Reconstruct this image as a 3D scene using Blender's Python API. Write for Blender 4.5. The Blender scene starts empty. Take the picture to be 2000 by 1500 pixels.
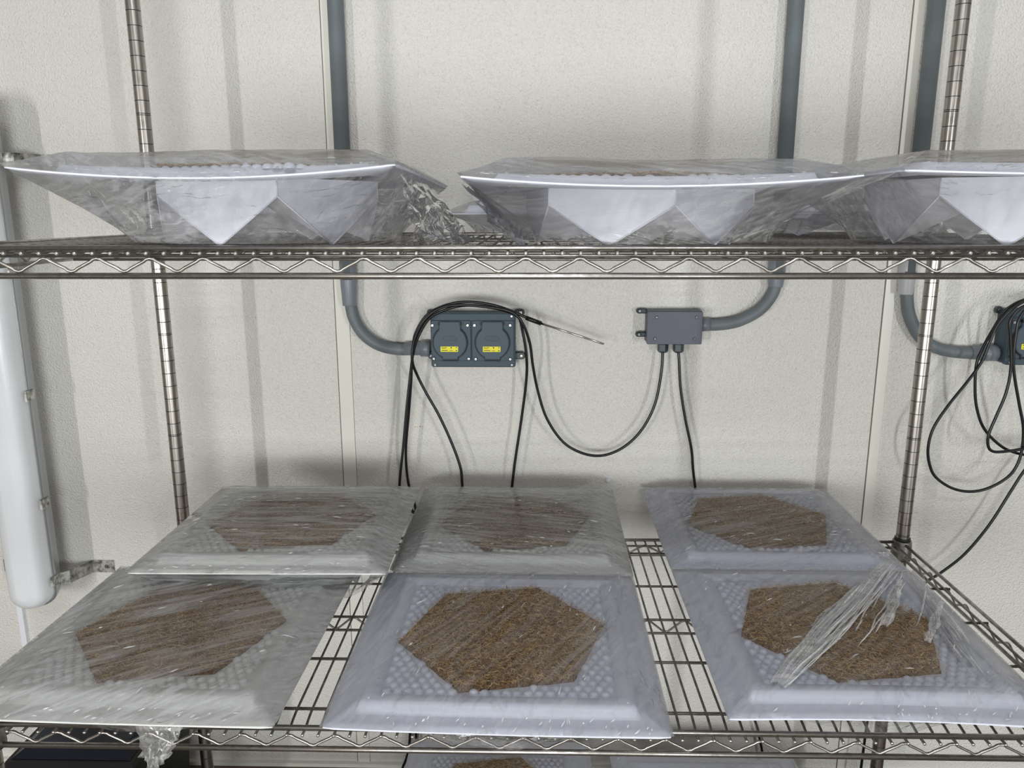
import bpy, math, random
import numpy as np
from mathutils import Vector, Matrix
random.seed(7); rng = np.random.default_rng(7)
PI = math.pi
S = bpy.context.scene
COL = S.collection

# ------------------------------------------------------------------ camera
cam_d = bpy.data.cameras.new('camera'); cam = bpy.data.objects.new('camera', cam_d); COL.objects.link(cam)
F_PX, PITCH, YAW, ROLL = 1516.25, 0.2163, 0.0228, -0.0016
cam_d.sensor_fit = 'HORIZONTAL'; cam_d.sensor_width = 36; cam_d.lens = F_PX / 2000 * 36
cam_d.clip_start = 0.02
fw = Vector((-math.sin(YAW)*math.cos(PITCH), math.cos(YAW)*math.cos(PITCH), -math.sin(PITCH)))
rt = Vector((math.cos(YAW), math.sin(YAW), 0)); up = rt.cross(fw)
r2 = rt*math.cos(ROLL)+up*math.sin(ROLL); u2 = -rt*math.sin(ROLL)+up*math.cos(ROLL)
cam.matrix_world = Matrix(((r2.x,u2.x,-fw.x,-.0226),(r2.y,u2.y,-fw.y,-1.4848),(r2.z,u2.z,-fw.z,.6544),(0,0,0,1)))
S.camera = cam
# ------------------------------------------------------------------ world, lamps, exposure
w = bpy.data.worlds.new('world'); S.world = w; w.use_nodes = True
w.node_tree.nodes['Background'].inputs[0].default_value = (.9,.93,1,1)
w.node_tree.nodes['Background'].inputs[1].default_value = .3
S.view_settings.view_transform = 'Standard'; S.view_settings.look = 'None'
S.view_settings.gamma = 1; S.view_settings.use_curve_mapping = False
S.view_settings.exposure = -0.09
S.cycles.transparent_max_bounces = 16; S.cycles.max_bounces = 6; S.cycles.glossy_bounces = 3
def area(name, loc, target, sx, sy, power, color):
    l = bpy.data.lights.new(name, 'AREA'); l.shape = 'RECTANGLE'; l.size = sx; l.size_y = sy
    l.energy = power; l.color = color
    o = bpy.data.objects.new(name, l); COL.objects.link(o); o.location = loc
    d = Vector(target)-Vector(loc); o.rotation_euler = d.to_track_quat('-Z','Y').to_euler()
    return o
area('lamp_light_left', (-2.98,-5.0,.36), (0,.2,.42), .10, 1.4, 70, (1,.985,.95))
area('lamp_light_right', (2.9,-5.0,.36), (0,.2,.42), .10, 1.4, 68, (.97,.985,1))
area('ceiling_glint_light', (-.1,-2.1,2.3), (-.1,-1.2,0), 1.1, .05, 13, (.93,.96,1))  # unseen, set high in front so film folds catch glints
area('ceiling_glint_light', (.2,-3.5,2.3), (.1,-1.8,0), 1.1, .05, 20, (.93,.96,1))  # second unseen one, added for more glint angles on the film
area('low_front_fill', (-.2,-2.9,.22), (0,.2,.25), 1.1, .45, 34, (.97,1,1))  # added low fill behind the camera, lifts the wall between shelves

# ------------------------------------------------------------------ materials
def mat(name, col, rough=.5, metal=0, spec=.5, **k):
    m = bpy.data.materials.new(name); m.use_nodes = True
    b = m.node_tree.nodes['Principled BSDF']
    b.inputs['Base Color'].default_value = (*col,1); b.inputs['Roughness'].default_value = rough
    b.inputs['Metallic'].default_value = metal; b.inputs['Specular IOR Level'].default_value = spec
    for a,v in k.items(): b.inputs[a.replace('_',' ')].default_value = v
    return m
def nodes(m): return m.node_tree.nodes, m.node_tree.links, m.node_tree.nodes['Principled BSDF']
def noise_tex(m, scale, detail=3, stretch=(1,1,1), rot=(0,0,0), dist=0, coord='Object', loc=(0,0,0)):
    N,L,_ = nodes(m) if 'Principled BSDF' in m.node_tree.nodes else (m.node_tree.nodes,m.node_tree.links,None)
    tc = N.new('ShaderNodeTexCoord'); mp = N.new('ShaderNodeMapping'); n = N.new('ShaderNodeTexNoise')
    mp2 = N.new('ShaderNodeMapping'); mp.inputs['Rotation'].default_value = rot; mp.inputs['Location'].default_value = loc
    mp2.inputs['Scale'].default_value = stretch
    L.new(tc.outputs[coord], mp.inputs[0]); L.new(mp.outputs[0], mp2.inputs[0]); L.new(mp2.outputs[0], n.inputs['Vector'])
    n.inputs['Scale'].default_value = scale; n.inputs['Detail'].default_value = detail; n.inputs['Distortion'].default_value = dist
    return n
def ramp(m, src, stops):
    N,L = m.node_tree.nodes, m.node_tree.links
    r = N.new('ShaderNodeValToRGB'); L.new(src, r.inputs[0])
    while len(r.color_ramp.elements) > len(stops): r.color_ramp.elements.remove(r.color_ramp.elements[-1])
    while len(r.color_ramp.elements) < len(stops): r.color_ramp.elements.new(.5)
    for e,(p,c) in zip(r.color_ramp.elements, stops):
        e.position = p; e.color = (*c,1) if isinstance(c,tuple) else (c,c,c,1)
    return r
def bump(m, src, strength, dist, prev=None):
    N,L,b = nodes(m); bp = N.new('ShaderNodeBump'); bp.inputs['Strength'].default_value = strength; bp.inputs['Distance'].default_value = dist
    L.new(src, bp.inputs['Height'])
    if prev: L.new(prev.outputs[0], bp.inputs['Normal'])
    L.new(bp.outputs[0], b.inputs['Normal']); return bp

def wall_material(name, col, sc, st):
    m = mat(name, col, .33, 0, .5)
    N,L,b = nodes(m)
    n1 = noise_tex(m, sc, 2.5); n2 = noise_tex(m, 3, 3)
    r = ramp(m, n2.outputs['Fac'], [(.3,tuple(c*.965 for c in col)),(.7,col)]); L.new(r.outputs[0], b.inputs['Base Color'])
    v = N.new('ShaderNodeTexVoronoi'); v.inputs['Scale'].default_value = sc*.95
    tc = N.new('ShaderNodeTexCoord'); L.new(tc.outputs['Object'], v.inputs['Vector'])
    b1 = bump(m, n1.outputs['Fac'], st, .0028)
    bump(m, v.outputs['Distance'], st*.8, .0012, b1).invert = True
    return m
M = {}
M['wall'] = wall_material('wall_paint', (.735,.718,.672), 290, .85)
M['wall_coarse'] = wall_material('wall_paint_coarse', (.76,.748,.70), 240, 1.0)
M['trim'] = mat('panel_joint', (.75,.74,.67), .35)
M['gap'] = mat('joint_gap', (.16,.15,.12), .8)
M['duct'] = mat('duct_white', (.80,.81,.87), .4)
M['plain'] = mat('room_white', (.45,.445,.43), .6)
m = M['floor'] = mat('floor_brown', (.10,.065,.04), .45); n = noise_tex(m, 12, 4)
r = ramp(m, n.outputs['Fac'], [(.3,(.075,.048,.03)),(.7,(.13,.085,.05))]); nodes(m)[1].new(r.outputs[0], nodes(m)[2].inputs['Base Color'])
def metal(name, c0, c1, rough, sc=60, stretch=(1,1,1)):
    m = mat(name, c1, rough, 1); N,L,b = nodes(m)
    n = noise_tex(m, sc, 4, stretch); r = ramp(m, n.outputs['Fac'], [(.32,c0),(.62,c1)]); L.new(r.outputs[0], b.inputs['Base Color'])
    r3 = ramp(m, n.outputs['Fac'], [(.3,min(1,rough*1.6)),(.7,rough)]); L.new(r3.outputs[0], b.inputs['Roughness'])
    return m
M['chrome'] = metal('shelf_wire_steel', (.33,.31,.28), (.52,.50,.47), .27, 90)
M['wire'] = metal('shelf_thin_wire', (.22,.20,.18), (.36,.34,.31), .36, 90)
M['post'] = metal('post_steel', (.40,.375,.34), (.47,.445,.41), .24, 12, (1,1,2))
M['nub'] = mat('wire_end_bright', (.72,.70,.66), .35, 1)
M['groove'] = mat('groove_dark', (.03,.028,.025), .6)
M['collar'] = metal('collar_steel', (.20,.19,.18), (.34,.33,.31), .35, 60)
M['sleeve'] = mat('sleeve_black', (.02,.02,.022), .5)
m = M['galv'] = metal('bracket_galvanised', (.12,.115,.10), (.62,.62,.58), .38, 75)
M['conduit'] = mat('conduit_grey', (.17,.195,.21), .45, 0, .35); m = M['conduit']; n = noise_tex(m, 14, 3)
r = ramp(m, n.outputs['Fac'], [(.3,(.14,.165,.175)),(.7,(.18,.205,.22))]); nodes(m)[1].new(r.outputs[0], nodes(m)[2].inputs['Base Color'])
M['pipe_tape'] = mat('coupling_pale_grey', (.50,.51,.52), .35)
M['coupling'] = mat('coupling_grey', (.21,.235,.26), .33)
M['recept'] = mat('receptacle_grey', (.068,.10,.125), .55, 0, .3); bump(M['recept'], noise_tex(M['recept'],500,2).outputs['Fac'], .15, .0004)
M['recept_lid'] = mat('receptacle_lid_grey', (.08,.112,.14), .55, 0, .3)
M['jbox'] = mat('junction_grey', (.125,.135,.17), .5, 0, .35); bump(M['jbox'], noise_tex(M['jbox'],600,2).outputs['Fac'], .2, .0003)
M['gland'] = mat('gland_dark', (.035,.05,.055), .35)
M['dark'] = mat('dark_gap', (.008,.009,.010), .6)
M['screw'] = mat('screw_metal', (.55,.56,.56), .25, 1)
M['yellow'] = mat('label_yellow', (.88,.80,.02), .5)
M['ink'] = mat('label_ink', (.10,.09,.02), .6)
M['cable'] = mat('cable_black', (.006,.006,.007), .32)
M['probe'] = mat('probe_steel', (.62,.60,.57), .18, 1)
M['stain'] = mat('stain_brown', (.32,.20,.05), .7)
M['lens'] = mat('lamp_lens', (.80,.82,.85), .22, 0, .5, Subsurface_Weight=.25, Coat_Weight=.4)
nodes(M['lens'])[2].inputs['Subsurface Radius'].default_value = (.02,.02,.02)
m = M['lens']; n = noise_tex(m, 5, 2, (1,1,.4)); r = ramp(m, n.outputs['Fac'], [(.3,(.68,.70,.72)),(.55,(.80,.82,.85))]); nodes(m)[1].new(r.outputs[0], nodes(m)[2].inputs['Base Color'])
M['lamp_metal'] = mat('lamp_rim', (.42,.44,.45), .35, .7)
M['bin'] = mat('bin_black', (.006,.006,.007), .5, 0, .3)
M['bin_lid'] = mat('bin_lid_navy', (.008,.010,.018), .35, 0, .3)
def plastic(name, col):
    m = mat(name, col, .38, 0, .5, Subsurface_Weight=.08)
    nodes(m)[2].inputs['Subsurface Radius'].default_value = (.008,.008,.008)
    return m
M['tray_blue'] = plastic('tray_white_cool', (.70,.72,.82))
M['tray_grey'] = plastic('tray_white_neutral', (.73,.735,.715))
M['cup'] = plastic('tray_cup', (.70,.71,.79))
# brown fibre
m = M['fibre'] = mat('fibre_strands', (.40,.24,.11), .75, 0, .25); N,L,b = nodes(m)
oi = N.new('ShaderNodeAttribute'); oi.attribute_name = 'tone'
r = ramp(m, oi.outputs['Fac'], [(0,(.12,.052,.012)),(.35,(.38,.205,.062)),(.7,(.68,.43,.16)),(1,(.85,.66,.36))]); L.new(r.outputs[0], b.inputs['Base Color'])
m = M['fibre_base'] = mat('fibre_bed', (.16,.085,.035), .85, 0, .2); n = noise_tex(m, 260, 5, (1,2.2,1), (0,0,.6), .6)
r = ramp(m, n.outputs['Fac'], [(.36,(.08,.034,.008)),(.5,(.26,.13,.038)),(.66,(.50,.29,.11))]); nodes(m)[1].new(r.outputs[0], nodes(m)[2].inputs['Base Color'])
bump(m, n.outputs['Fac'], 1, .003)

def film(name, ang, haze, tint=(.86,.87,.88), seed=0, fine=1.0, gloss=.95, rough=.07, cap=.85, base=0):
    m = bpy.data.materials.new(name); m.use_nodes = True; N,L = m.node_tree.nodes, m.node_tree.links
    N.remove(N['Principled BSDF']); out = N['Material Output']
    tr = N.new('ShaderNodeBsdfTransparent'); tr.inputs[0].default_value = (.985,.987,.985,1)
    df = N.new('ShaderNodeBsdfDiffuse'); df.inputs[0].default_value = (*tint,1)
    tl = N.new('ShaderNodeBsdfTranslucent'); tl.inputs[0].default_value = (*tint,1)
    gl = N.new('ShaderNodeBsdfGlossy'); gl.inputs['Roughness'].default_value = rough
    md = N.new('ShaderNodeMixShader'); md.inputs[0].default_value = .35; L.new(df.outputs[0], md.inputs[1]); L.new(tl.outputs[0], md.inputs[2])
    n1 = noise_tex(m, 24*fine, 5, (.16,1,1), (0,0,ang), .5, loc=(seed,seed*.7,0))
    n2 = noise_tex(m, 105*fine, 4, (.07,1,1), (0,0,ang+.12), .8, loc=(seed*2,seed,0))
    n3 = noise_tex(m, 7, 3, (1,1,1), (0,0,0), .4, loc=(seed,3,0))
    def mth(op, a, b_):
        x = N.new('ShaderNodeMath'); x.operation = op
        for i,v in ((0,a),(1,b_)):
            if hasattr(v,'links'): L.new(v, x.inputs[i])
            else: x.inputs[i].default_value = v
        return x.outputs[0]
    r1 = ramp(m, n1.outputs['Fac'], [(.36,0.0),(.72,1.0)]); r2_ = ramp(m, n2.outputs['Fac'], [(.44,0.0),(.62,1.0)]); r3 = ramp(m, n3.outputs['Fac'], [(.3,.25),(.65,1.0)])
    h = mth('ADD', mth('MULTIPLY', r1.outputs[0], .65), mth('MULTIPLY', r2_.outputs[0], .85))
    h = mth('MULTIPLY', h, r3.outputs[0]); h = mth('ADD', mth('MULTIPLY', h, haze), haze*.12+base)
    mx = N.new('ShaderNodeMixShader'); L.new(h, mx.inputs[0]); L.new(tr.outputs[0], mx.inputs[1]); L.new(md.outputs[0], mx.inputs[2])
    bp = N.new('ShaderNodeBump'); bp.inputs['Strength'].default_value = .55; bp.inputs['Distance'].default_value = .002
    L.new(mth('ADD', n1.outputs['Fac'], mth('MULTIPLY', n2.outputs['Fac'], .35)), bp.inputs['Height'])
    n4 = noise_tex(m, 42, 3, (.35,1,1), (0,0,ang-.3), 1.2, loc=(seed*3,1,seed))
    n5 = noise_tex(m, 9, 2, (1,1,1), (0,0,0), .3, loc=(1,seed,5))
    cr = ramp(m, n4.outputs['Fac'], [(.53,0.0),(.60,1.0)]); cm = ramp(m, n5.outputs['Fac'], [(.42,0.0),(.58,1.0)])
    b2 = N.new('ShaderNodeBump'); b2.inputs['Strength'].default_value = .9; b2.inputs['Distance'].default_value = .0022
    L.new(mth('MULTIPLY', cr.outputs[0], cm.outputs[0]), b2.inputs['Height']); L.new(bp.outputs[0], b2.inputs['Normal']); bp = b2
    L.new(bp.outputs[0], gl.inputs['Normal'])
    fr = N.new('ShaderNodeFresnel'); fr.inputs[0].default_value = 1.4; L.new(bp.outputs[0], fr.inputs['Normal'])
    ff = mth('MINIMUM', mth('MULTIPLY', fr.outputs[0], gloss), cap)
    mg = N.new('ShaderNodeMixShader'); L.new(ff, mg.inputs[0]); L.new(mx.outputs[0], mg.inputs[1]); L.new(gl.outputs[0], mg.inputs[2])
    L.new(mg.outputs[0], out.inputs[0]); return m

# ------------------------------------------------------------------ mesh helpers
class MB:
    def __init__(s): s.v=[]; s.f=[]; s.m=[]; s.sm=[]
    def add(s, vs, fs, mi=0, smooth=False):
        k=len(s.v); s.v+= [tuple(p) for p in vs]
        for f in fs: s.f.append(tuple(i+k for i in f)); s.m.append(mi); s.sm.append(smooth)
        return s
    def box(s, x0,x1,y0,y1,z0,z1, bev=0, mi=0):
        if bev<=0:
            v=[(x,y,z) for z in (z0,z1) for y in (y0,y1) for x in (x0,x1)]
            return s.add(v,[(0,2,3,1),(4,5,7,6),(0,1,5,4),(2,6,7,3),(0,4,6,2),(1,3,7,5)],mi)
        # rounded box seen from -Y : outline rounded in XZ, front edge chamfered
        return s.prism(rrect(x0,x1,z0,z1,bev), y0, y1, min(bev*.5,(y1-y0)*.3), mi)
    def prism(s, poly, y0, y1, ch=0, mi=0):
        """outline poly in XZ (counter-clockwise seen from -Y), extruded from y0 (front) to y1"""
        n=len(poly); cx=sum(p[0] for p in poly)/n; cz=sum(p[1] for p in poly)/n
        rings=[]
        if ch>0:
            w_=max(abs(p[0]-cx) for p in poly); h_=max(abs(p[1]-cz) for p in poly)
            rings.append([(cx+(x-cx)*(1-ch/w_), y0, cz+(z-cz)*(1-ch/h_)) for x,z in poly])
            rings.append([(x,y0+ch,z) for x,z in poly])
        else: rings.append([(x,y0,z) for x,z in poly])
        rings.append([(x,y1,z) for x,z in poly])
        vs=[p for r in rings for p in r]; fs=[tuple(range(n)), tuple(range(len(vs)-1,len(vs)-n-1,-1))]
        for k in range(len(rings)-1):
            for i in range(n):
                j=(i+1)%n; fs.append((k*n+j,k*n+i,(k+1)*n+i,(k+1)*n+j))
        return s.add(vs,fs,mi)
    def tube(s, pts, r, seg=8, mi=0, cap=True):
        P=[Vector(p) for p in pts]; n=len(P); ref=None; vs=[]
        for i in range(n):
            t=(P[min(i+1,n-1)]-P[max(i-1,0)]).normalized()
            if ref is None:
                ref=t.orthogonal().normalized()
            ref=(ref-t*ref.dot(t)).normalized(); b_=t.cross(ref)
            rr=r[i] if hasattr(r,'__len__') else r
            for k in range(seg):
                a=2*PI*k/seg; vs.append(P[i]+ref*math.cos(a)*rr+b_*math.sin(a)*rr)
        fs=[(i*seg+k,i*seg+(k+1)%seg,(i+1)*seg+(k+1)%seg,(i+1)*seg+k) for i in range(n-1) for k in range(seg)]
        s.add(vs,fs,mi,True)
        if cap: 
            b0=len(s.v)-n*seg
            s.f+= [tuple(b0+k for k in range(seg-1,-1,-1)), tuple(b0+(n-1)*seg+k for k in range(seg))]; s.m+=[mi,mi]; s.sm+=[False,False]
        return s
    def mesh(s, name, mats):
        me=bpy.data.meshes.new(name); me.from_pydata(s.v,[],s.f); me.validate(); 
        for q in (mats if isinstance(mats,(list,tuple)) else [mats]): me.materials.append(q)
        if len(me.polygons)==len(s.f):
            me.polygons.foreach_set('material_index', s.m); me.polygons.foreach_set('use_smooth', s.sm)
        me.update(); return me
    def obj(s, name, mats, parent=None, loc=(0,0,0)):
        o=bpy.data.objects.new(name, s.mesh(name,mats)); COL.objects.link(o); o.location=loc
        if parent is not None: o.parent=parent
        return o
def rrect(x0,x1,z0,z1,r,k=4):
    o=[]
    for cx,cz,a0 in ((x1-r,z0+r,-PI/2),(x1-r,z1-r,0),(x0+r,z1-r,PI/2),(x0+r,z0+r,PI)):
        for i in range(k+1):
            a=a0+PI/2*i/k; o.append((cx+r*math.cos(a),cz+r*math.sin(a)))
    return o
def circ(cx,cz,r,n=20): return [(cx+r*math.cos(2*PI*i/n),cz+r*math.sin(2*PI*i/n)) for i in range(n)]
def spline(pts, k=6):
    P=[Vector(p) for p in pts]; o=[]
    for i in range(len(P)-1):
        a,b_,c,d=P[max(i-1,0)],P[i],P[i+1],P[min(i+2,len(P)-1)]
        for j in range(k):
            t=j/k; o.append(.5*((2*b_)+(c-a)*t+(2*a-5*b_+4*c-d)*t*t+(3*b_-a-3*c+d)*t**3))
    o.append(P[-1]); return o
def tag(o, label=None, cat=None, group=None, kind=None):
    if label: o['label']=label
    if cat: o['category']=cat
    if group: o['group']=group
    if kind: o['kind']=kind
    return o
def empty(name, loc, rz=0):
    o=bpy.data.objects.new(name,None); COL.objects.link(o); o.location=loc; o.rotation_euler=(0,0,rz); o.empty_display_size=.05; return o
def inst(src, name, parent, loc=(0,0,0), rot=(0,0,0)):
    o=bpy.data.objects.new(name, src.data if hasattr(src,'data') else src); COL.objects.link(o); o.parent=parent; o.location=loc; o.rotation_euler=rot; return o
def vnoise(x, y, seed):
    """smooth value noise on numpy arrays"""
    xi=np.floor(x).astype(np.int64); yi=np.floor(y).astype(np.int64); fx=x-xi; fy=y-yi
    fx=fx*fx*(3-2*fx); fy=fy*fy*(3-2*fy)
    def h(a,b_):
        v=np.sin(a*127.1+b_*311.7+seed*74.7)*43758.5453; return v-np.floor(v)
    return (h(xi,yi)*(1-fx)+h(xi+1,yi)*fx)*(1-fy)+(h(xi,yi+1)*(1-fx)+h(xi+1,yi+1)*fx)*fy

# ------------------------------------------------------------------ the room
WY=.21; FZ=-.70; CZ=2.4; RX=3.6; FY=-5.7
back=MB().box(-RX,RX,WY+.0015,WY+.08,FZ,CZ).obj('wall_back',M['trim']); tag(back,kind='structure')
def panel(x0,x1,m_):
    return MB().box(x0,x1,WY-.001,WY+.0015,FZ+.004,CZ,).obj('wall_panel',m_,back)
panel(-RX,-.4515,M['wall']); panel(-.4185,.7405,M['wall']); panel(.7655,RX,M['wall_coarse'])
for a,b_ in ((-.4505,-.4195),(.7415,.7645)):
    j=MB(); j.box(a+.0014,b_,WY-.0030,WY+.0014,FZ+.004,CZ,0)
    k_=MB().box(a-.0009,a+.0014,WY-.0012,WY+.0012,FZ+.004,CZ); k_.obj('joint_gap',M['gap'],back)
    j.obj('joint_strip',M['trim'],back)
tag(MB().box(-RX,RX,FY,WY+.08,FZ-.05,FZ).obj('floor',M['floor']),kind='structure')
tag(MB().box(-RX,RX,FY,WY+.08,CZ,CZ+.05).obj('ceiling',M['plain']),kind='structure')
tag(MB().box(-RX-.05,-RX,FY,WY+.08,FZ,CZ).obj('wall_left',M['plain']),kind='structure')
tag(MB().box(RX,RX+.05,FY,WY+.08,FZ,CZ).obj('wall_right',M['plain']),kind='structure')
tag(MB().box(-RX,RX,FY-.05,FY,FZ,CZ).obj('wall_front',M['plain']),kind='structure')
tag(MB().box(-RX,RX,WY-.012,WY-.001,FZ,FZ+.010).obj('baseboard_back',M['trim']),kind='structure')
# small marks on the wall
st=MB()
for dx,dz,w_,h_ in ((0,0,.004,.0012),(.006,.0004,.003,.001),(.0115,.0012,.004,.0016),(.018,.001,.002,.001)): st.prism(rrect(-.283+dx,-.283+dx+w_,.181+dz,.181+dz+h_,h_*.45,2),WY-.0013,WY-.0011)
s_=st.obj('stain',M['stain'],back); s_['label']='small brown smear'
tag(MB().prism(circ(.158,.057,.006,16),WY-.007,WY-.001,.003).obj('wall_plug',M['duct']),'small round white plug in wall above centre back tray','plug')

# ------------------------------------------------------------------ wire shelving unit
HW=.7335; YF=-.6023; ZU=.6138; PIT=.061; XU=-.576; XL=-.273
unit=empty('wire_shelving_unit',(0,0,FZ))
tag(unit,'steel wire shelving unit with ringed round posts and three shelves','shelving')
def post_mesh():
    m_=MB(); r=.0127; seg=28; prof=[(r-.001,0,0)]
    z0=.4248-FZ; rings=[]
    k=-60
    while k<60:
        z=z0+k*.0254
        if .06<z<1.99:
            rings.append(z)
            if k%8==0: rings.append(z+.0028)
        k+=1
    rings.sort()
    for z in rings: prof+=[(r,z-.0006,0),(r-.0012,z-.0003,1),(r-.0012,z+.0003,1),(r,z+.0006,1)]
    prof+=[(r,2.0,0)]
    for k in range(len(prof)-1):
        a,b_=prof[k],prof[k+1]
        vs=[(p[0]*math.cos(2*PI*i/seg),p[0]*math.sin(2*PI*i/seg),p[1]) for p in (a,b_) for i in range(seg)]
        m_.add(vs,[(i,(i+1)%seg,seg+(i+1)%seg,seg+i) for i in range(seg)],1 if (b_[1]-a[1])<.0012 else 0,True)
    m_.add([(.0127*math.cos(2*PI*i/seg),.0127*math.sin(2*PI*i/seg),2.0) for i in range(seg)],[tuple(range(seg))],0,False)
    return m_.mesh('post',[M['post'],M['groove']])
pm=post_mesh(); collar_m=None
for x,y in ((-HW,0),(HW,0),(-HW,YF),(HW,YF)):
    inst(pm,'post',unit,(x,y,0))
def wave(ax0, ax1, crest0, horizontal=True, y=0, zc=-.0085, zt=-.0235, r=.0019):
    """zigzag truss wire between ax0 and ax1 with rounded crests"""
    P=[]; n0=math.ceil((ax0-crest0)/(PIT/2)); n1=math.floor((ax1-crest0)/(PIT/2))
    for k in range(n0,n1+1):
        c=crest0+k*PIT/2; z=zc if k%2==0 else zt; s_=1 if k%2==0 else -1
        for d,dz in ((-.0075,-.0036),(-.0042,-.0011),(0,0),(.0042,-.0011),(.0075,-.0036)): P.append((c+d,y,z+s_*dz) if horizontal else (y,c+d,z+s_*dz))
    return MB().tube(P,r,8)
wire_mesh=None
def shelf(z, crest0):
    global wire_mesh, collar_m
    zz=z-FZ
    fr=MB()
    for y in (YF,0):
        fr.tube([(-HW+.015,y,.0030),(HW-.015,y,.0030)],.0032,12); fr.tube([(-HW+.015,y,-.0285),(HW-.015,y,-.0285)],.0038,12)
    for x in (-HW,HW):
        fr.tube([(x,YF+.015,.0025),(x,-.015,.0025)],.0031,10); fr.tube([(x,YF+.015,-.0275),(x,-.015,-.0275)],.0031,10)
    root=fr.obj('shelf_frame',M['chrome'],unit,(0,0,zz))
    for y in (YF,0): wave(-HW+.02,HW-.02,crest0,True,y).obj('truss_wire',M['chrome'],root)
    wave(-HW+.02,HW-.02,crest0+.02,True,-.31,-.0035,-.0235,.0017).obj('truss_wire',M['wire'],root)
    for x in (-HW,HW): wave(YF+.02,-.02,-.30,False,x).obj('truss_wire',M['chrome'],root)
    # wires running back to front, each ending as a nub under the front rail
    if wire_mesh is None:
        wire_mesh=MB().tube([(0,YF-.0075,-.0024),(0,YF-.0065,-.0022),(0,YF+.010,-.0021),(0,YF+.022,.0003),(0,YF+.034,.0018),(0,-.034,.0018),(0,-.022,.0003),(0,-.010,-.0021),(0,.0065,-.0022),(0,.0075,-.0024)],[.0012]+[.0018]*8+[.0012],8)
        wire_mesh.tube([(0,YF-.0100,-.0030),(0,YF-.0092,-.0028),(0,YF-.0072,-.0026)],[.0013,.0022,.0022],8,1); wire_mesh.tube([(0,.0100,-.0030),(0,.0092,-.0028),(0,.0072,-.0026)],[.0013,.0022,.0022],8,1)
        wire_mesh=wire_mesh.mesh('shelf_wire',[M['wire'],M['nub']])
    k0=math.ceil((-HW+.02-crest0)/(PIT/3)); k1=math.floor((HW-.02-crest0)/(PIT/3))
    for k in range(k0,k1+1): inst(wire_mesh,'shelf_wire',root,(crest0+k*PIT/3,0,0))
    for y,zc_ in ((YF+.009,-.0062),(-.009,-.0062),(-.192,-.0022),(-.31,-.0022),(-.435,-.0022),(-.556,-.0022)): MB().tube([(-HW+.004,y,zc_),(HW-.004,y,zc_)],.0022,8).obj('cross_wire',M['wire'],root)
    MB().tube([(-HW+.02,-.31,-.0265),(HW-.02,-.31,-.0265)],.0022,8).obj('cross_wire',M['wire'],root)
    for x in (-HW+.016,HW-.016): MB().tube([(x,YF+.01,-.0006),(x,-.01,-.0006)],.0022,8).obj('side_wire',M['wire'],root)
    if collar_m is None:
        c=MB(); c.tube([(0,0,-.033),(0,0,-.030),(0,0,.006),(0,0,.008)],[.0195,.0205,.0180,.0168],20,0); collar_m=c.mesh('collar',M['collar'])
        s2=MB(); s2.tube([(0,0,.008),(0,0,.0135)],[.0152,.0148],20,0); shelf.sl=s2.mesh('sleeve',M['sleeve'])
    for x,y in ((-HW,0),(HW,0),(-HW,YF),(HW,YF)):
        inst(collar_m,'collar',root,(x,y,0)); inst(shelf.sl,'sleeve',root,(x,y,0))
    return root
shelf(ZU,XU); shelf(0,XL); shelf(-.61,XL+.01)
ft=MB().tube([(0,0,0),(0,0,.012)],[.018,.014],16).mesh('foot',M['sleeve'])
for x,y in ((-HW,0),(HW,0),(-HW,YF),(HW,YF)): inst(ft,'foot',unit,(x,y,0))

M['glint_crease']=film('film_crease',0,.4,(1,1,1),seed=4.1,gloss=3,rough=.14,cap=.35,base=.62)  # white in the colour stands in for glints on film creases
M['drape']=film('film_drape',.6,.34,(.82,.84,.9),seed=6.3)
# ------------------------------------------------------------------ trays
TS=.205; HR=.146; HA=math.radians(10.5)
def hexpt(k, R=HR, a0=HA): a=a0+k*PI/3; return (R*math.cos(a),R*math.sin(a))
def in_hex(x,y,R):
    ap=R*math.cos(PI/6)
    return all(x*math.cos(HA+PI/6+k*PI/3)+y*math.sin(HA+PI/6+k*PI/3)<ap for k in range(6))
def hexd(x,y):
    return np.max([x*math.cos(HA+PI/6+k*PI/3)+y*math.sin(HA+PI/6+k*PI/3) for k in range(6)],axis=0)
def plate_h(x,y):
    e=np.maximum(np.abs(x),np.abs(y))
    return np.interp(e,[0,.146,.149,.1665,.1735,.21],[.0075,.0075,.0118,.0125,0,0])
def grid_axis():
    return np.array(sorted(set(np.round(np.concatenate([np.linspace(-TS,TS,29),[-.1735,-.170,-.1665,-.149,-.146,.146,.149,.1665,.170,.1735]]),4))))
def warp(x,y,sag):
    """sag = lift of (front-left, front-right, back-right, back-left) corners, then mid-edge offset at front"""
    u=(x/TS+1)/2; v=(y/TS+1)/2
    wgt=np.clip((np.maximum(np.abs(x),np.abs(y))-.15)/.055,0,1)**1.3
    c=(1-v)*((1-u)*sag[0]+u*sag[1])+v*((1-u)*sag[3]+u*sag[2])
    f=sag[4]*(1-(x/TS)**2)*np.clip((-y/TS-.6)/.4,0,1)
    return (c+0)*wgt+f
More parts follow.
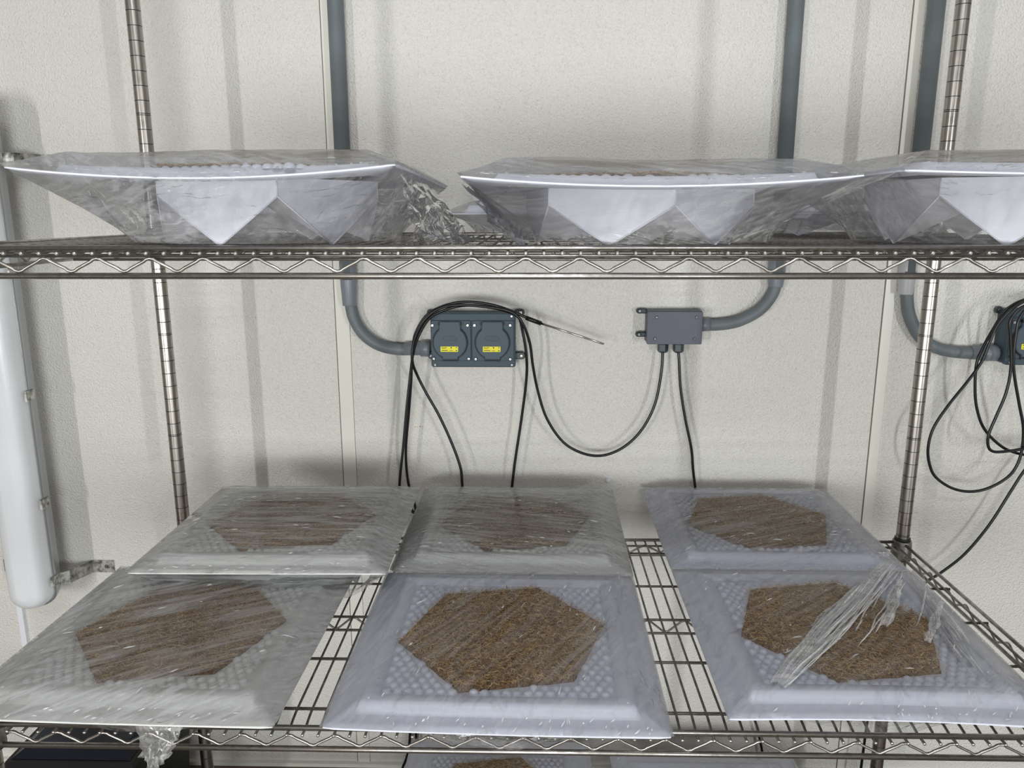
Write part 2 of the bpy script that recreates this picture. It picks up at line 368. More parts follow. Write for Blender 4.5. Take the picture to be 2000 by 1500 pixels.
def sheet(X,Y,Z,thick,name,mats,parent,rot=None):
    """heightfield sheet with a real underside"""
    ny,nx=X.shape; m_=MB(); n=nx*ny
    top=np.stack([X.ravel(),Y.ravel(),Z.ravel()],1); bot=top-np.array([0,0,thick])
    m_.v=[tuple(p) for p in top]+[tuple(p) for p in bot]
    for j in range(ny-1):
        for i in range(nx-1):
            a=j*nx+i; m_.f.append((a,a+1,a+nx+1,a+nx)); m_.f.append((n+a,n+a+nx,n+a+nx+1,n+a+1))
    bd=[i for i in range(nx)]+[j*nx+nx-1 for j in range(1,ny)]+[(ny-1)*nx+i for i in range(nx-2,-1,-1)]+[j*nx for j in range(ny-2,0,-1)]
    for k in range(len(bd)): a=bd[k]; b_=bd[(k+1)%len(bd)]; m_.f.append((a,n+a,n+b_,b_))
    m_.m=[0]*len(m_.f); m_.sm=[True]*(len(m_.f)-len(bd))+[False]*len(bd)
    return m_.obj(name,mats,parent)
# shared bubble field
def bubble_mesh(m_):
    d=MB(); sp=.0136; rows=int(.286/(sp*.866)); 
    ring=[(1,0),(.86,.55),(.5,.88)]; seg=10
    for j in range(rows+1):
        for i in range(22):
            x=-.1395+i*sp+(sp/2 if j%2 else 0); y=-.139+j*sp*.866
            if abs(x)>.1405 or abs(y)>.1405: continue
            if float(hexd(np.array([x]),np.array([y]))[0])<HR*.866+.0045: continue
            r=.0069*random.uniform(.96,1.03); h=.0060*random.uniform(.85,1.1); z0=.0068; x+=random.uniform(-.0005,.0005)
            vs=[(x+r*a*math.cos(2*PI*k/seg),y+r*a*math.sin(2*PI*k/seg),z0+h*b_) for a,b_ in ring for k in range(seg)]+[(x,y,z0+h)]
            fs=[(q*seg+k,q*seg+(k+1)%seg,(q+1)*seg+(k+1)%seg,(q+1)*seg+k) for q in range(2) for k in range(seg)]+[(2*seg+k,2*seg+(k+1)%seg,3*seg) for k in range(seg)]
            d.add(vs,fs,0,True)
    return d.mesh('bubble_relief',m_)
bub={'blue':bubble_mesh(M['tray_blue']),'grey':bubble_mesh(M['tray_grey'])}
def fibre_meshes(seed):
    rs=random.Random(seed); base=MB(); n=60
    # bed: hexagon fan grid with bumps
    vs=[(0,0,.014)]; rings=16
    for q in range(1,rings+1):
        for k in range(6):
            a=hexpt(k,HR*q/rings); b_=hexpt(k+1,HR*q/rings)
            for t in range(q):
                x=a[0]+(b_[0]-a[0])*t/q; y=a[1]+(b_[1]-a[1])*t/q
                z=.0128+rs.uniform(-.0016,.0016) if q<rings else .0105
                if q==rings: x*=1+rs.uniform(-.006,.010); y*=1+rs.uniform(-.006,.010)
                vs.append((x,y,z))
    fs=[]; start=lambda q: 1+3*q*(q-1)
    for q in range(1,rings+1):
        m1=6*q; m0=6*(q-1)
        for k in range(6):
            for t in range(q):
                o=start(q)+(k*q+t)%m1; o2=start(q)+(k*q+t+1)%m1
                i_=0 if q==1 else start(q-1)+(k*(q-1)+t)%m0
                fs.append((i_,o,o2))
                if t<q-1: fs.append((i_,o2,start(q-1)+(k*(q-1)+t+1)%m0))
    nb=len(vs); m1=6*rings; s0=start(rings)
    vs+=[(vs[s0+i][0]*1.003,vs[s0+i][1]*1.003,.0062) for i in range(m1)]
    fs+=[(s0+i,nb+i,nb+(i+1)%m1,s0+(i+1)%m1) for i in range(m1)]
    base.add(vs,fs,0,False); bm_=base.mesh('fibre_bed',M['fibre_base'])
    st_=MB(); tones=[]
    cnt=0
    while cnt<6500:
        x=rs.uniform(-HR,HR); y=rs.uniform(-HR,HR)
        if not in_hex(x,y,HR*.985): continue
        cnt+=1; a=rs.uniform(0,2*PI); l=rs.uniform(.004,.013); wd=rs.uniform(.00025,.00055); z=.0132+rs.uniform(-.0008,.0022); b2=a+rs.uniform(-.6,.6); tl=rs.uniform(-.0010,.0012)
        ca,sa=math.cos(a),math.sin(a); cb,sb=math.cos(b2),math.sin(b2); nx_,ny_=-sa*wd,ca*wd
        p0=(x,y,z); p1=(x+ca*l*.5,y+sa*l*.5,z+.0005); p2=(p1[0]+cb*l*.5,p1[1]+sb*l*.5,z+tl)
        q=[(p[0]+s_*nx_,p[1]+s_*ny_,p[2]) for p in (p0,p1,p2) for s_ in (-1,1)]+[(p1[0],p1[1],p1[2]+wd)]
        st_.add(q,[(0,1,6),(0,6,2),(1,3,6),(2,6,4),(6,3,5),(6,5,4)],0,False); tn=min(1,max(0,rs.gauss(.5,.26))); tones+= [tn]*7
    sm=st_.mesh('fibre_strands',M['fibre']); at=sm.attributes.new('tone','FLOAT','POINT'); at.data.foreach_set('value',tones)
    return bm_,sm
fib=[fibre_meshes(3),fibre_meshes(11)]
def cup_mesh(depth, name='hexagonal_cup'):
    c=MB(); zc=-min(.021,depth*.34); V=[]
    for k in range(6):
        a=hexpt(k); b_=hexpt(k+1)
        mx=((a[0]+b_[0])/2,(a[1]+b_[1])/2)
        A0=(a[0],a[1],-.0005); B0=(b_[0],b_[1],-.0005); A1=(a[0],a[1],zc); B1=(b_[0],b_[1],zc)
        e=.012; T0=(mx[0]+(a[0]-mx[0])*e,mx[1]+(a[1]-mx[1])*e,-depth); T1=(mx[0]+(b_[0]-mx[0])*e,mx[1]+(b_[1]-mx[1])*e,-depth)
        C=(0,0,zc-.004)
        i1=(a[0]*.9,a[1]*.9,zc-.002)
        c.add([A0,B0,B1,T1,T0,A1],[(0,5,4,3,2,1)]); c.add([A1,T0,C],[(0,2,1)]); c.add([T1,B1,C],[(0,2,1)]); c.add([T0,T1,C],[(0,2,1)])
        # thin bright welt along the folded edge
        c.tube([A1,T0],.0009,6); c.tube([B1,T1],.0009,6); c.tube([A0,A1],.0008,6)
    return c.mesh(name,M['cup'])
def film_h(x,y):
    e=np.maximum(np.abs(x),np.abs(y))
    return np.interp(e,[0,.12,.160,.1735,.19,.2065],[.0198,.0190,.0172,.0120,.0050,.0012])
def tray(x,y,z,rz,depth,label,group,kind='blue',sag=(0,0,0,0,0),ang=0,haze=.35,amp=.0012,seed=1,tilt=(0,0),domes=True,fill=True,skirt=True,turn=0,puff=0,creases=60,res=110,tufts=()):
    t=empty('film_wrapped_tray',(x,y,z),0); t.rotation_euler=(tilt[0],tilt[1],rz)
    tag(t,label,'tray',group)
    pm_=M['tray_'+kind]
    g=grid_axis(); X,Y=np.meshgrid(g,g)
    # rounded corners
    def rc(X,Y,r=.010):
        ax=np.abs(X)-(TS-r); ay=np.abs(Y)-(TS-r); msk=(ax>0)&(ay>0); d=np.hypot(ax,ay); k=np.where(msk&(d>r),r/np.maximum(d,1e-9),1)
        return np.where(msk,np.sign(X)*((TS-r)+ax*k),X),np.where(msk,np.sign(Y)*((TS-r)+ay*k),Y)
    Z=plate_h(X,Y)+warp(X,Y,sag); X2,Y2=rc(X,Y,.006)
    sheet(X2,Y2,Z,.0016,'tray_plate',pm_,t)
    # little moulded pips on the raised border
    pip=MB()
    for px_ in (-.158,.158):
        for py_ in (-.158,.158): pip.tube([(px_,py_,.012),(px_,py_,.0136)],[.0024,.0018],10)
    pip.obj('moulded_pip',pm_,t)
    if domes: tag(inst(bub[kind],'bubble_relief',t,(0,0,0),(0,0,turn)),kind='stuff')
    if fill:
        b_,s_=fib[seed%2]; ro=(seed//2)%6*PI/3+turn
        tag(inst(b_,'fibre_bed',t,(0,0,0),(0,0,ro)),kind='stuff'); tag(inst(s_,'fibre_strands',t,(0,0,.0004),(0,0,ro)),kind='stuff')
    key=round(depth,3)
    if key not in tray.cups: tray.cups[key]=cup_mesh(depth)
    inst(tray.cups[key],'hexagonal_cup',t,(0,0,0),(0,0,turn))
    # film over the top
    fm=film('film_%s_%d'%(kind,seed),ang,haze,seed=seed*1.37,gloss=.7 if kind=='blue' else .9,base=.035 if puff else 0)
    g=np.linspace(-TS-.0015,TS+.0015,res); X,Y=np.meshgrid(g,g)
    ca,sa=math.cos(ang),math.sin(ang); A=X*ca-Y*sa; B=X*sa+Y*ca
    n1=vnoise(A*9,B*75,seed)+.5*vnoise(A*20,B*150,seed+5)+.3*vnoise(A*4+B*3,B*28,seed+9)
    rid=1-np.abs(2*n1/1.8-1)
    # pleats radiating from the corners
    pl=0
    for k,(cx,cy) in enumerate(((-TS,-TS),(TS,-TS),(TS,TS),(-TS,TS))):
        th=np.arctan2(Y-cy,X-cx); rr=np.hypot(X-cx,Y-cy); pl=pl+np.exp(-rr/.07)*(vnoise(th*16,rr*6,seed+20+k))
    fade=np.clip((TS+.0015-np.maximum(np.abs(X),np.abs(Y)))/.02,0.25,1)
    Z=film_h(X,Y)+puff*np.clip((TS-np.maximum(np.abs(X),np.abs(Y)))/.05,0,1)**.6*(.75+.5*vnoise(X*9+3,Y*9,seed+77))+warp(X,Y,sag)+amp*(rid*1.3+pl*1.6)*fade+.0006
    m_=MB(); ny,nx=X.shape; m_.v=list(zip((X).ravel().tolist(),Y.ravel().tolist(),Z.ravel().tolist()))
    m_.f=[(j*nx+i,j*nx+i+1,(j+1)*nx+i+1,(j+1)*nx+i) for j in range(ny-1) for i in range(nx-1)]; 
    edge=[(X[0,i],Y[0,i],Z[0,i]) for i in range(nx)]+[(X[j,-1],Y[j,-1],Z[j,-1]) for j in range(1,ny)]+[(X[-1,i],Y[-1,i],Z[-1,i]) for i in range(nx-2,-1,-1)]+[(X[j,0],Y[j,0],Z[j,0]) for j in range(ny-2,0,-1)]
    # film folded round the edge and gathered under the cup
    if skirt:
        E=np.array(edge); n=len(E); T=14; rows=[]
        th=np.arctan2(E[:,1],E[:,0]); r0=np.hypot(E[:,0],E[:,1])
        for q in range(T+1):
            tt=q/T
            rb=.155+.012*vnoise(th*5+10,th*0,seed+3); r_=r0+(rb-r0)*tt
            z_=(E[:,2]-.0025*min(1,q))*(1-tt)+(-depth+.003)*tt
            wr=(vnoise(th*26+tt*5,th*0+tt*3,seed+31)-.5)*.010*math.sin(PI*min(1,tt*1.15))+(vnoise(th*60+tt*9,tt*2+th*0,seed+41)-.5)*.005*math.sin(PI*tt)
            bow=.006*math.sin(PI*tt)
            rows.append(np.stack([(r_+wr-bow)*np.cos(th),(r_+wr-bow)*np.sin(th),z_+wr*.5],1))
        b0=len(m_.v)
        for R_ in rows: m_.v+= [tuple(p) for p in R_.tolist()]
        for q in range(T):
            for i in range(n):
                j=(i+1)%n; m_.f.append((b0+q*n+i,b0+(q+1)*n+i,b0+(q+1)*n+j,b0+q*n+j))
        n2=len(m_.f)
    m_.m=[0]*len(m_.f); m_.sm=[True]*len(m_.f)
    fo=m_.obj('film_wrap',fm,t)
    cz=MB(); rs=random.Random(seed*13)
    fz=lambda x_,y_: float(film_h(np.array([x_]),np.array([y_]))[0]+warp(np.array([x_]),np.array([y_]),sag)[0])+.0008
    for i in range(creases):
        if rs.random()<.45: x_,y_=rs.uniform(-.19,.19),rs.uniform(-.2045,-.185)     # along the front edge
        elif rs.random()<.3: x_,y_=rs.uniform(-.19,.19),rs.uniform(.17,.203)
        else: x_,y_=rs.uniform(-.17,.17),rs.uniform(-.17,.17)
        a=-ang+PI*0+rs.gauss(0,.35); a=ang*-1+rs.gauss(0,.3)
        L_=rs.uniform(.003,.011) if abs(y_)>.17 else rs.uniform(.004,.020); w_=rs.uniform(.0005,.0012); h_=w_*rs.uniform(1.1,2.0); n_=5; P=[]
        kx=rs.uniform(-.3,.3)
        for q in range(n_):
            tq=q/(n_-1)-.5; aa=a+kx*tq; X_=x_+math.cos(aa)*L_*tq; Y_=max(-TS,min(TS,y_+math.sin(aa)*L_*tq)); tap=1-abs(2*tq)**2*.9
            z_=fz(X_,Y_)+amp*1.2; nx_,ny_=-math.sin(aa)*w_*tap,math.cos(aa)*w_*tap
            P+=[(X_+nx_,Y_+ny_,z_),(X_,Y_,z_+h_*tap),(X_-nx_,Y_-ny_,z_)]
        cz.add(P,[(3*q,3*q+1,3*q+4,3*q+3) for q in range(n_-1)]+[(3*q+1,3*q+2,3*q+5,3*q+4) for q in range(n_-1)],0,True)
    if creases: tag(cz.obj('film_glint_creases',M['glint_crease'],t),kind='stuff')
    return t,fo
tray.cups={}
GL='film-wrapped trays on the lower shelf'; GU='film-wrapped trays on the upper shelf'; GB='film-wrapped trays on the bottom shelf'
tray(-.526,-.467,.057,-.0246,.0515,'greyish tray with streaked film and slanted brown fibre hexagon, front left corner of lower shelf',GL,'grey',(.0,.0,.0,.0,-.001),-.65,.46,.0016,2)
tray(-.058,-.486,.063,-.013,.0575,'bluish white tray with clear bubbles around fibre, front row centre of lower shelf',GL,'blue',(.003,0,0,0,-.002),-1.15,.26,.0014,5)
RF,RFf=tray(.427,-.443,.054,-.0066,.0485,'bluish white tray crossed by a shiny diagonal film fold, front right of lower shelf',GL,'blue',(0,-.006,0,0,.006),-.8,.22,.0016,6)
tray(-.452,-.165,.100,.0126,.0925,'hazy greyish tray nearest the back left post on lower shelf',GL,'grey',(0,0,0,0,0),-.08,.50,.0016,9,tilt=(-.02,0))
tray(-.049,-.067,.061,-.0175,.0555,'greyish tray with fan-like film streaks, back row centre of lower shelf',GL,'grey',(0,-.004,.0,.0,0),-.12+.2,.42,.0016,12)
tray(.433,-.022,.047,-.0117,.0415,'bluish white tray near the back right post on lower shelf',GL,'blue',(0,0,0,0,0),-.5,.3,.0014,15)
ub=ZU+.0038
tray(-.358,-.467,ub+.0762,-.02,.0752,'cloudy film-wrapped tray at the left of the upper shelf, underside facets showing',GU,'blue',(.008,.009,.0,0,-.012),.5,.36,.0016,18,tilt=(-.004,0),turn=-.305,puff=.008)
tray(.11,-.467,ub+.0652,0,.0652,'film-wrapped tray with sagging front edge in the middle of upper shelf',GU,'blue',(.008,.008,0,0,-.010),.3,.28,.0016,21,tilt=(-.006,0),turn=PI/2,puff=.009)
tray(.556,-.467,ub+.0762,0,.0762,'tray reaching out of view at the right end of the upper shelf',GU,'blue',(.003,.0,0,0,-.003),-.4,.25,.0016,24,turn=PI/2,puff=.006)
for i,(x,y) in enumerate(((-.42,-.04),(.045,-.045),(.53,-.045))):
    tray(x,y,ub+.037,.01,.037,['low tray behind the left tray of upper shelf','low bluish tray showing in the gap behind left and middle upper trays','low tray behind the right-hand trays of upper shelf'][i],GU,'blue',(0,0,0,0,0),.4,.3,.0014,27+i*3,res=60,creases=12)
tray(-.09,-.10,-.61+.062,-.01,.0565,'white tray with brown fibre just visible under the middle of lower shelf',GB,'blue',(0,0,0,0,0),-.9,.15,.001,40,res=60,creases=12)
tray(.369,-.14,-.61+.062,-.0,.0565,'white tray edge visible below lower shelf, right of another tray',GB,'blue',(0,0,0,0,0),-.9,.15,.001,43,res=60,creases=12)
# shiny diagonal fold on the front right tray
M['fold']=film('film_fold',0,.55,(1,1,1),seed=2.2,gloss=2,rough=.12,cap=.35,base=.10)  # extra white in the colour stands in for part of the sheen
def fold(parent,p0,p1,width,ridges,h,seed,name='film_fold'):
    n=46; a=Vector(p0); b_=Vector(p1); d=(b_-a); L_=d.length; d.normalize(); s=Vector((-d.y,d.x,0)); K=ridges*4
    rs=np.random.default_rng(seed); m_=MB(); X=np.linspace(0,1,n)
    ph=rs.random(K+1)
    for i,t in enumerate(X):
        wloc=width*(.35+.65*math.sin(PI*min(1,t*1.1+.05)))*(1+.15*math.sin(t*17))
        for k in range(K+1):
            u=k/K-.5; z=h*(1-abs(2*u)**2)*(.6+.4*math.sin(t*9+ph[k]))
            if k%2: z+=h*.8*(.4+ph[k])*math.sin(PI*(t*.9+.05))
            p=a+d*(L_*t)+s*(u*wloc+.002*math.sin(t*13+ph[k]*6)); m_.v.append((p.x,p.y,p.z+z))
    for i in range(n-1):
        for k in range(K): q=i*(K+1)+k; m_.f.append((q,q+K+1,q+K+2,q+1))
    m_.m=[0]*len(m_.f); m_.sm=[False]*len(m_.f)
    return m_.obj(name,M['fold'],parent)
def ridges(parent,p0,p1,width,n_lines,seed,label=None,lmin=.25):
    """bundle of thin gathered pleats running from p0 to p1"""
    rs=random.Random(seed); a=Vector(p0); b_=Vector(p1); d=b_-a; L_=d.length; d.normalize(); s_=Vector((-d.y,d.x,0)); m_=MB()
    for k in range(n_lines):
        u=rs.uniform(-.5,.5); t0=rs.uniform(0,.5); t1=min(1,t0+rs.uniform(lmin,1.0)); n=22; w0=rs.uniform(.0005,.0014); h=w0*rs.uniform(1.2,2.4); f1,f2=rs.uniform(0,6),rs.uniform(8,22); P=[]
        for q in range(n):
            t=t0+(t1-t0)*q/(n-1); wl=width*(.30+.70*math.sin(PI*(1-t)*.75+.35)); tap=max(.05,1-abs(2*q/(n-1)-1)**3)
            off=u*wl+.0016*math.sin(t*f2+f1)+rs.uniform(-.0003,.0003); c=a+d*(L_*t)+s_*off; ww=w0*tap*rs.uniform(.6,1.3)
            c1_=c+s_*ww; c2_=c-s_*ww; P+=[(c1_.x,c1_.y,c.z),(c.x,c.y,c.z+h*tap),(c2_.x,c2_.y,c.z)]
        m_.add(P,[(3*q,3*q+1,3*q+4,3*q+3) for q in range(n-1)]+[(3*q+1,3*q+2,3*q+5,3*q+4) for q in range(n-1)],0,False)
    o=m_.obj('film_glint_pleats',M['glint_crease'],parent); tag(o,kind='stuff')
    if label: o['label']=label
    return o
fo=fold(RF,(-.135,-.165,.021),(.150,.185,.021),.040,6,.0045,3); fo['label']='shiny diagonal bundle of gathered film'
ridges(RF,(-.140,-.170,.0245),(.165,.195,.0235),.040,46,5,'pleats with glints painted white along the diagonal fold')
ridges(RF,(-.02,-.10,.0225),(.17,.165,.0215),.11,16,15,lmin=.1)
fold(RF,(.06,-.02,.022),(.15,.13,.021),.016,3,.003,8); fold(RF,(.10,-.06,.022),(.18,.06,.020),.012,3,.003,9)
ridges(RF,(.13,-.15,.0215),(.190,.17,.012),.04,26,25,lmin=.1)
# loose crumpled film tail under the front left tray
def crumple(name,parent,pts,seed,amp,mt=None):
    rs=np.random.default_rng(seed); (w0,h0)=(18,12); P=np.array(pts,float); m_=MB()
    for j in range(h0):
        for i in range(w0):
            u=i/(w0-1); v=j/(h0-1)
            p=(1-v)*((1-u)*P[0]+u*P[1])+v*((1-u)*P[3]+u*P[2]); p=p+rs.normal(0,amp,3)*(.3+v); m_.v.append(tuple(p))
    m_.f=[(j*w0+i,j*w0+i+1,(j+1)*w0+i+1,(j+1)*w0+i) for j in range(h0-1) for i in range(w0-1)]; m_.m=[0]*len(m_.f); m_.sm=[False]*len(m_.f)
    return m_.obj(name,mt or M['fold'],parent)
FL=[o for o in COL.objects if o.get('label','').startswith('greyish tray with streaked film')][0]
crumple('film_tail',FL,[(.035,-.203,-.002),(.095,-.203,-.002),(.075,-.208,-.040),(.050,-.212,-.062)],4,.0025)['label']='crumpled film tail hanging over the rail'
def find(prefix): return [o for o in COL.objects if o.get('label','').startswith(prefix)][0]
def drape(par,pts,seed,amp):
    inv=par.matrix_basis.inverted(); crumple('film_drape',par,[tuple(inv@Vector(p)) for p in pts],seed,amp,M['drape'])
LC=find('bluish white tray with clear bubbles')
crumple('film_tail',LC,[(-.10,-.203,-.0015),(.06,-.203,-.0015),(.045,-.190,-.017),(-.085,-.185,-.013)],21,.0018,M['drape'])
U1=find('cloudy film-wrapped'); U2=find('film-wrapped tray with sagging'); U3=find('tray reaching out')
drape(U3,[(.350,-.665,.6945),(.352,-.36,.690),(.235,-.40,.6195),(.215,-.56,.6195)],11,.0022)
drape(U1,[(-.156,-.665,.694),(-.156,-.40,.690),(-.10,-.42,.6195),(-.15,-.585,.6195)],12,.0035)
drape(U2,[(-.094,-.665,.684),(-.094,-.42,.682),(-.02,-.43,.6195),(-.035,-.585,.6195)],13,.0030)

# ------------------------------------------------------------------ conduits
def conduit(name,vx,ztop,bend,label,cplz=(.46,.52),pale=False,grp=None):
    t=empty(name,(vx,.19,ztop)); tag(t,label,'conduit')
    L0=(vx,.19,ztop)
    rel=lambda p:(p[0]-vx,p[1]-.19,p[2]-ztop)
    MB().tube([rel((vx,.187,2.36)),rel((vx,.187,cplz[1]-.004))],.0165,20).obj('straight_pipe',M['conduit'],t)
    MB().tube([rel((vx,.189,cplz[1]+.035)),rel((vx,.189,cplz[1])),rel((vx,.189,cplz[0]+.002)),rel((vx,.189,cplz[0]))],[.0182,.0182,.0152,.0148],20).obj('coupling',M['pipe_tape'] if pale else M['coupling'],t)
    MB().tube(spline([rel((x,.191,z)) for x,z in bend],6),.013,18).obj('bend_pipe',M['conduit'],t)
    return t
t=conduit('conduit',-.413,1.0,[(-.413,.49),(-.411,.46),(-.405,.430),(-.386,.397),(-.355,.374),(-.318,.364),(-.27,.363)],'grey conduit bending right into the double outlet box')
c=MB().tube([(-.296-(-.413),0,.365-1),(-.262+.413,0,.365-1),(-.261+.413,0,.365-1),(-.240+.413,0,.365-1)],[.0145,.0145,.0175,.0175],18); c.obj('connector',M['coupling'],t)
t=conduit('conduit',.502,1.0,[(.503,.53),(.502,.505),(.494,.480),(.470,.450),(.428,.427),(.385,.419),(.35,.419)],'grey conduit bending left into the small junction box',(.50,.535))
MB().tube([(.366-.502,0,.419-1),(.346-.502,0,.419-1)],[.0140,.0150],18).obj('connector',M['coupling'],t)
t=conduit('conduit',.777,1.0,[(.782,.50),(.783,.475),(.793,.436),(.820,.393),(.858,.369),(.91,.359),(.955,.359)],'grey conduit behind the back right post, bending right',(.485,.535),True)
MB().tube([(.930-.777,0,.359-1),(.952-.777,0,.359-1),(.953-.777,0,.359-1),(.984-.777,0,.359-1)],[.0145,.0145,.018,.018],18).obj('connector',M['coupling'],t)

# ------------------------------------------------------------------ outlet boxes
def screw(parent,x,z,y,r=.0030):
    MB().prism(circ(x,z,r*1.35,14),y-.0006,y+.0005,0).obj('screw_recess',M['dark'],parent)
    o=MB().prism(circ(x,z,r,14),y-.0016,y,.0005).prism([(x-r*.75,z-r*.14),(x+r*.75,z-r*.14),(x+r*.75,z+r*.14),(x-r*.75,z+r*.14)],y-.0018,y-.0015,0,1).prism([(x-r*.14,z-r*.75),(x+r*.14,z-r*.75),(x+r*.14,z+r*.75),(x-r*.14,z+r*.75)],y-.0018,y-.0015,0,1)
    return o.obj('screw',[M['screw'],M['dark']],parent)
def outlet(x0,z0,label,connector_left=True):
    """x0,z0 = upper left corner of the face"""
    t=empty('outlet_box',(x0+.0908,.18,z0-.0585)); tag(t,label,'outlet box','double weatherproof outlet boxes')
    zx=lambda u:(u-430)*.1815/1190-.0908; zz=lambda v:.0585-(v-360)*.117/785
    MB().prism(rrect(zx(435),zx(1615),zz(1140),zz(365),.006),-.010,.029,.002).obj('back_box',M['recept'],t)
    MB().prism(rrect(zx(428),zx(1622),zz(1147),zz(358),.005),-.021,-.010,.0025).obj('face_plate',M['recept'],t)
    for c_,(l,r_) in ((705,(436,996)),(1298,(1008,1598))):
        q=MB().prism(rrect(zx(l),zx(r_),zz(1048),zz(462),.003),-.0255,-.021,.0012).obj('module_plate',M['recept'],t)
        R_=236*.1525e-3; cx,cz=zx(c_),zz(775); 
        MB().prism(circ(cx,cz,R_*1.07,36),-.0265,-.0255,0).obj('lid_gasket',M['dark'],t)
        # lid: disc with straight neck up to the hinge and a foot at the latch
        P=[]
        nw=150*.1525e-3; lw=108*.1525e-3
        a0=math.asin(min(1,nw/R_)); b0=math.asin(min(1,lw/R_))
        for i in range(17): a=-PI/2+b0+(PI-a0-b0)*i/16; P.append((cx+R_*math.cos(a),cz+R_*math.sin(a)))
        P+=[(cx+nw,zz(480)),(cx+nw-.002,zz(470)),(cx-nw+.002,zz(470)),(cx-nw,zz(480))]
        for i in range(17): a=PI/2+a0+(PI-a0-b0)*i/16; P.append((cx+R_*math.cos(a),cz+R_*math.sin(a)))
        P+=[(cx-lw,zz(1020)),(cx+lw,zz(1020))]
        lid=MB().prism(P,-.0330,-.0265,.002).obj('outlet_lid',M['recept_lid'],t)
        e=MB()
        pts=[(cx+.0150*math.cos(2*PI*i/28),-.0333,zz(712)+.0052*math.sin(2*PI*i/28)) for i in range(29)]
        e.tube(pts,.0004,6); e.obj('embossed_oval',M['recept_lid'],lid)
        e=MB()
        for k in range(5): e.prism(rrect(cx-.0095+k*.0040,cx-.0070+k*.0040,zz(712)-.0016,zz(712)+.0016,.0006,2),-.0336,-.0329)
        e.obj('embossed_mark',M['recept_lid'],lid)
        y0=MB().prism(rrect(zx(c_-133),zx(c_+114),zz(905),zz(828),.0010,2),-.0336,-.0329).obj('yellow_label',M['yellow'],lid)
        ik=MB()
        for (u0,u1,v0,v1) in ((-118,-92,838,845),(-88,-80,838,845),(-74,-44,838,846),(-118,-60,852,858),(-118,-30,880,890),(-8,38,884,891),(8,26,834,852),(12,20,852,860),(84,98,836,850),(80,102,880,894)):
            ik.prism([(zx(c_+u0),zz(v1)),(zx(c_+u1),zz(v1)),(zx(c_+u1),zz(v0)),(zx(c_+u0),zz(v0))],-.0338,-.0335)
        ik.obj('label_print',M['ink'],lid)
        MB().prism([(zx(c_-112),zz(1040)),(zx(c_+112),zz(1040)),(zx(c_+112),zz(1018)),(zx(c_-112),zz(1018))],-.0285,-.0255).obj('latch_slot',M['dark'],t)
        MB().prism(rrect(zx(c_-100),zx(c_+92),zz(1062),zz(1044),.0008,2),-.0300,-.0255,.0006).obj('latch',M['recept_lid'],t)
        for s_ in (-1,1): MB().prism(rrect(cx+s_*nw-.0018,cx+s_*nw+.0018,zz(525),zz(485),.0008,2),-.0340,-.0255).obj('hinge_notch',M['dark'],t)
    for u,v in ((458,530),(952,528),(470,1015),(962,1015),(1048,528),(1545,528),(1060,1018),(1547,1018)): screw(t,zx(u),zz(v),-.0262,.0029)
    for u,v in ((462,408),(1565,402),(482,1108),(1570,1108)):
        MB().prism(circ(zx(u),zz(v),.0050,16),-.0222,-.0205).obj('corner_boss',M['recept_lid'],t); screw(t,zx(u),zz(v),-.0222,.0024)
    for u0,u1,v0,v1,hx in ((1600,1758,962,1072,1700),(1600,1745,330,430,1690),(350,450,335,440,385),(350,450,962,1072,385)):
        MB().prism(rrect(zx(u0),zx(u1),zz(v1),zz(v0),.007),.014,.0235,.002).obj('mounting_lug',M['gland'],t)
        screw(t,zx(hx),zz((v0+v1)/2),.0138,.0030)
    return t
outlet(-.234,.447,'grey double outlet box wholly in view with two yellow labels')
outlet(.988,.455,'grey double outlet box cut off by the right edge behind coiled cables')
t=empty('junction_box',(.2865,.18,.416)); tag(t,'small plain grey junction box with two cable glands below','junction box')
MB().prism(rrect(-.0565,.0585,-.035,.0355,.003),-.012,.029,.001).obj('box_body',M['jbox'],t)
MB().prism(rrect(-.0585,.0585,-.0355,.0345,.003),-.019,-.0122,.0008).obj('box_lid',M['jbox'],t)
for x,z in ((-.0395,.0228),(.0448,.0228),(-.0412,-.0233),(.0425,-.0236)): screw(t,x,z,-.0190,.0026)
for z in (.032,-.019):
    MB().prism(rrect(-.078,-.055,z-.0055,z+.0055,.005),.012,.022,.002).obj('mounting_lug',M['gland'],t); screw(t,-.071,z,.0116,.0028)
for x in (-.0200,.0135):
    g=MB().tube([(x,.002,-.035),(x,.002,-.038),(x,.002,-.0385),(x,.002,-.053),(x,.002,-.0565)],[.0085,.0085,.0118,.0115,.0090],6); 
    g.sm=[False]*len(g.f); g.obj('cable_gland',M['gland'],t)

# ------------------------------------------------------------------ cables
def cable(name,pts,y,label,r=.0031,parent=None,cat='cable',y1=None,group=None):
    n=len(pts); P=[(p[0],(y+((y1-y)*i/(n-1) if y1 is not None else 0)) if len(p)==2 else p[2],p[1]) for i,p in enumerate(pts)]
    o=MB().tube(spline(P,6),r,10).obj(name,M['cable'],parent)
    if label: tag(o,label,cat,group)
    return o
low1=[(-.304,.023,.172),(-.287,-.008,.172),(-.282,-.039,.172),(-.300,-.329,.175),(-.312,-.60,.178),(-.333,-.685,.18)]
c1=[(x,z,.136 if z>.40 else .150) for x,z in [(-.016,.435),(-.049,.45),(-.087,.464),(-.126,.472),(-.17,.473),(-.211,.462),(-.242,.442),(-.265,.403),(-.273,.358),(-.278,.324),(-.289,.244),(-.3,.15),(-.311,.059)]]+low1
o=cable('probe_cable',c1,.15,'black probe cable over the double outlet box, ending in a steel probe','.')if False else cable('probe_cable',c1,.15,'black cable arching over the double outlet box, ending in a steel probe')
MB().tube([(-.030,.134,.441),(-.016,.134,.4355),(.002,.136,.4285)],.0048,12).obj('sleeve',M['cable'],o)
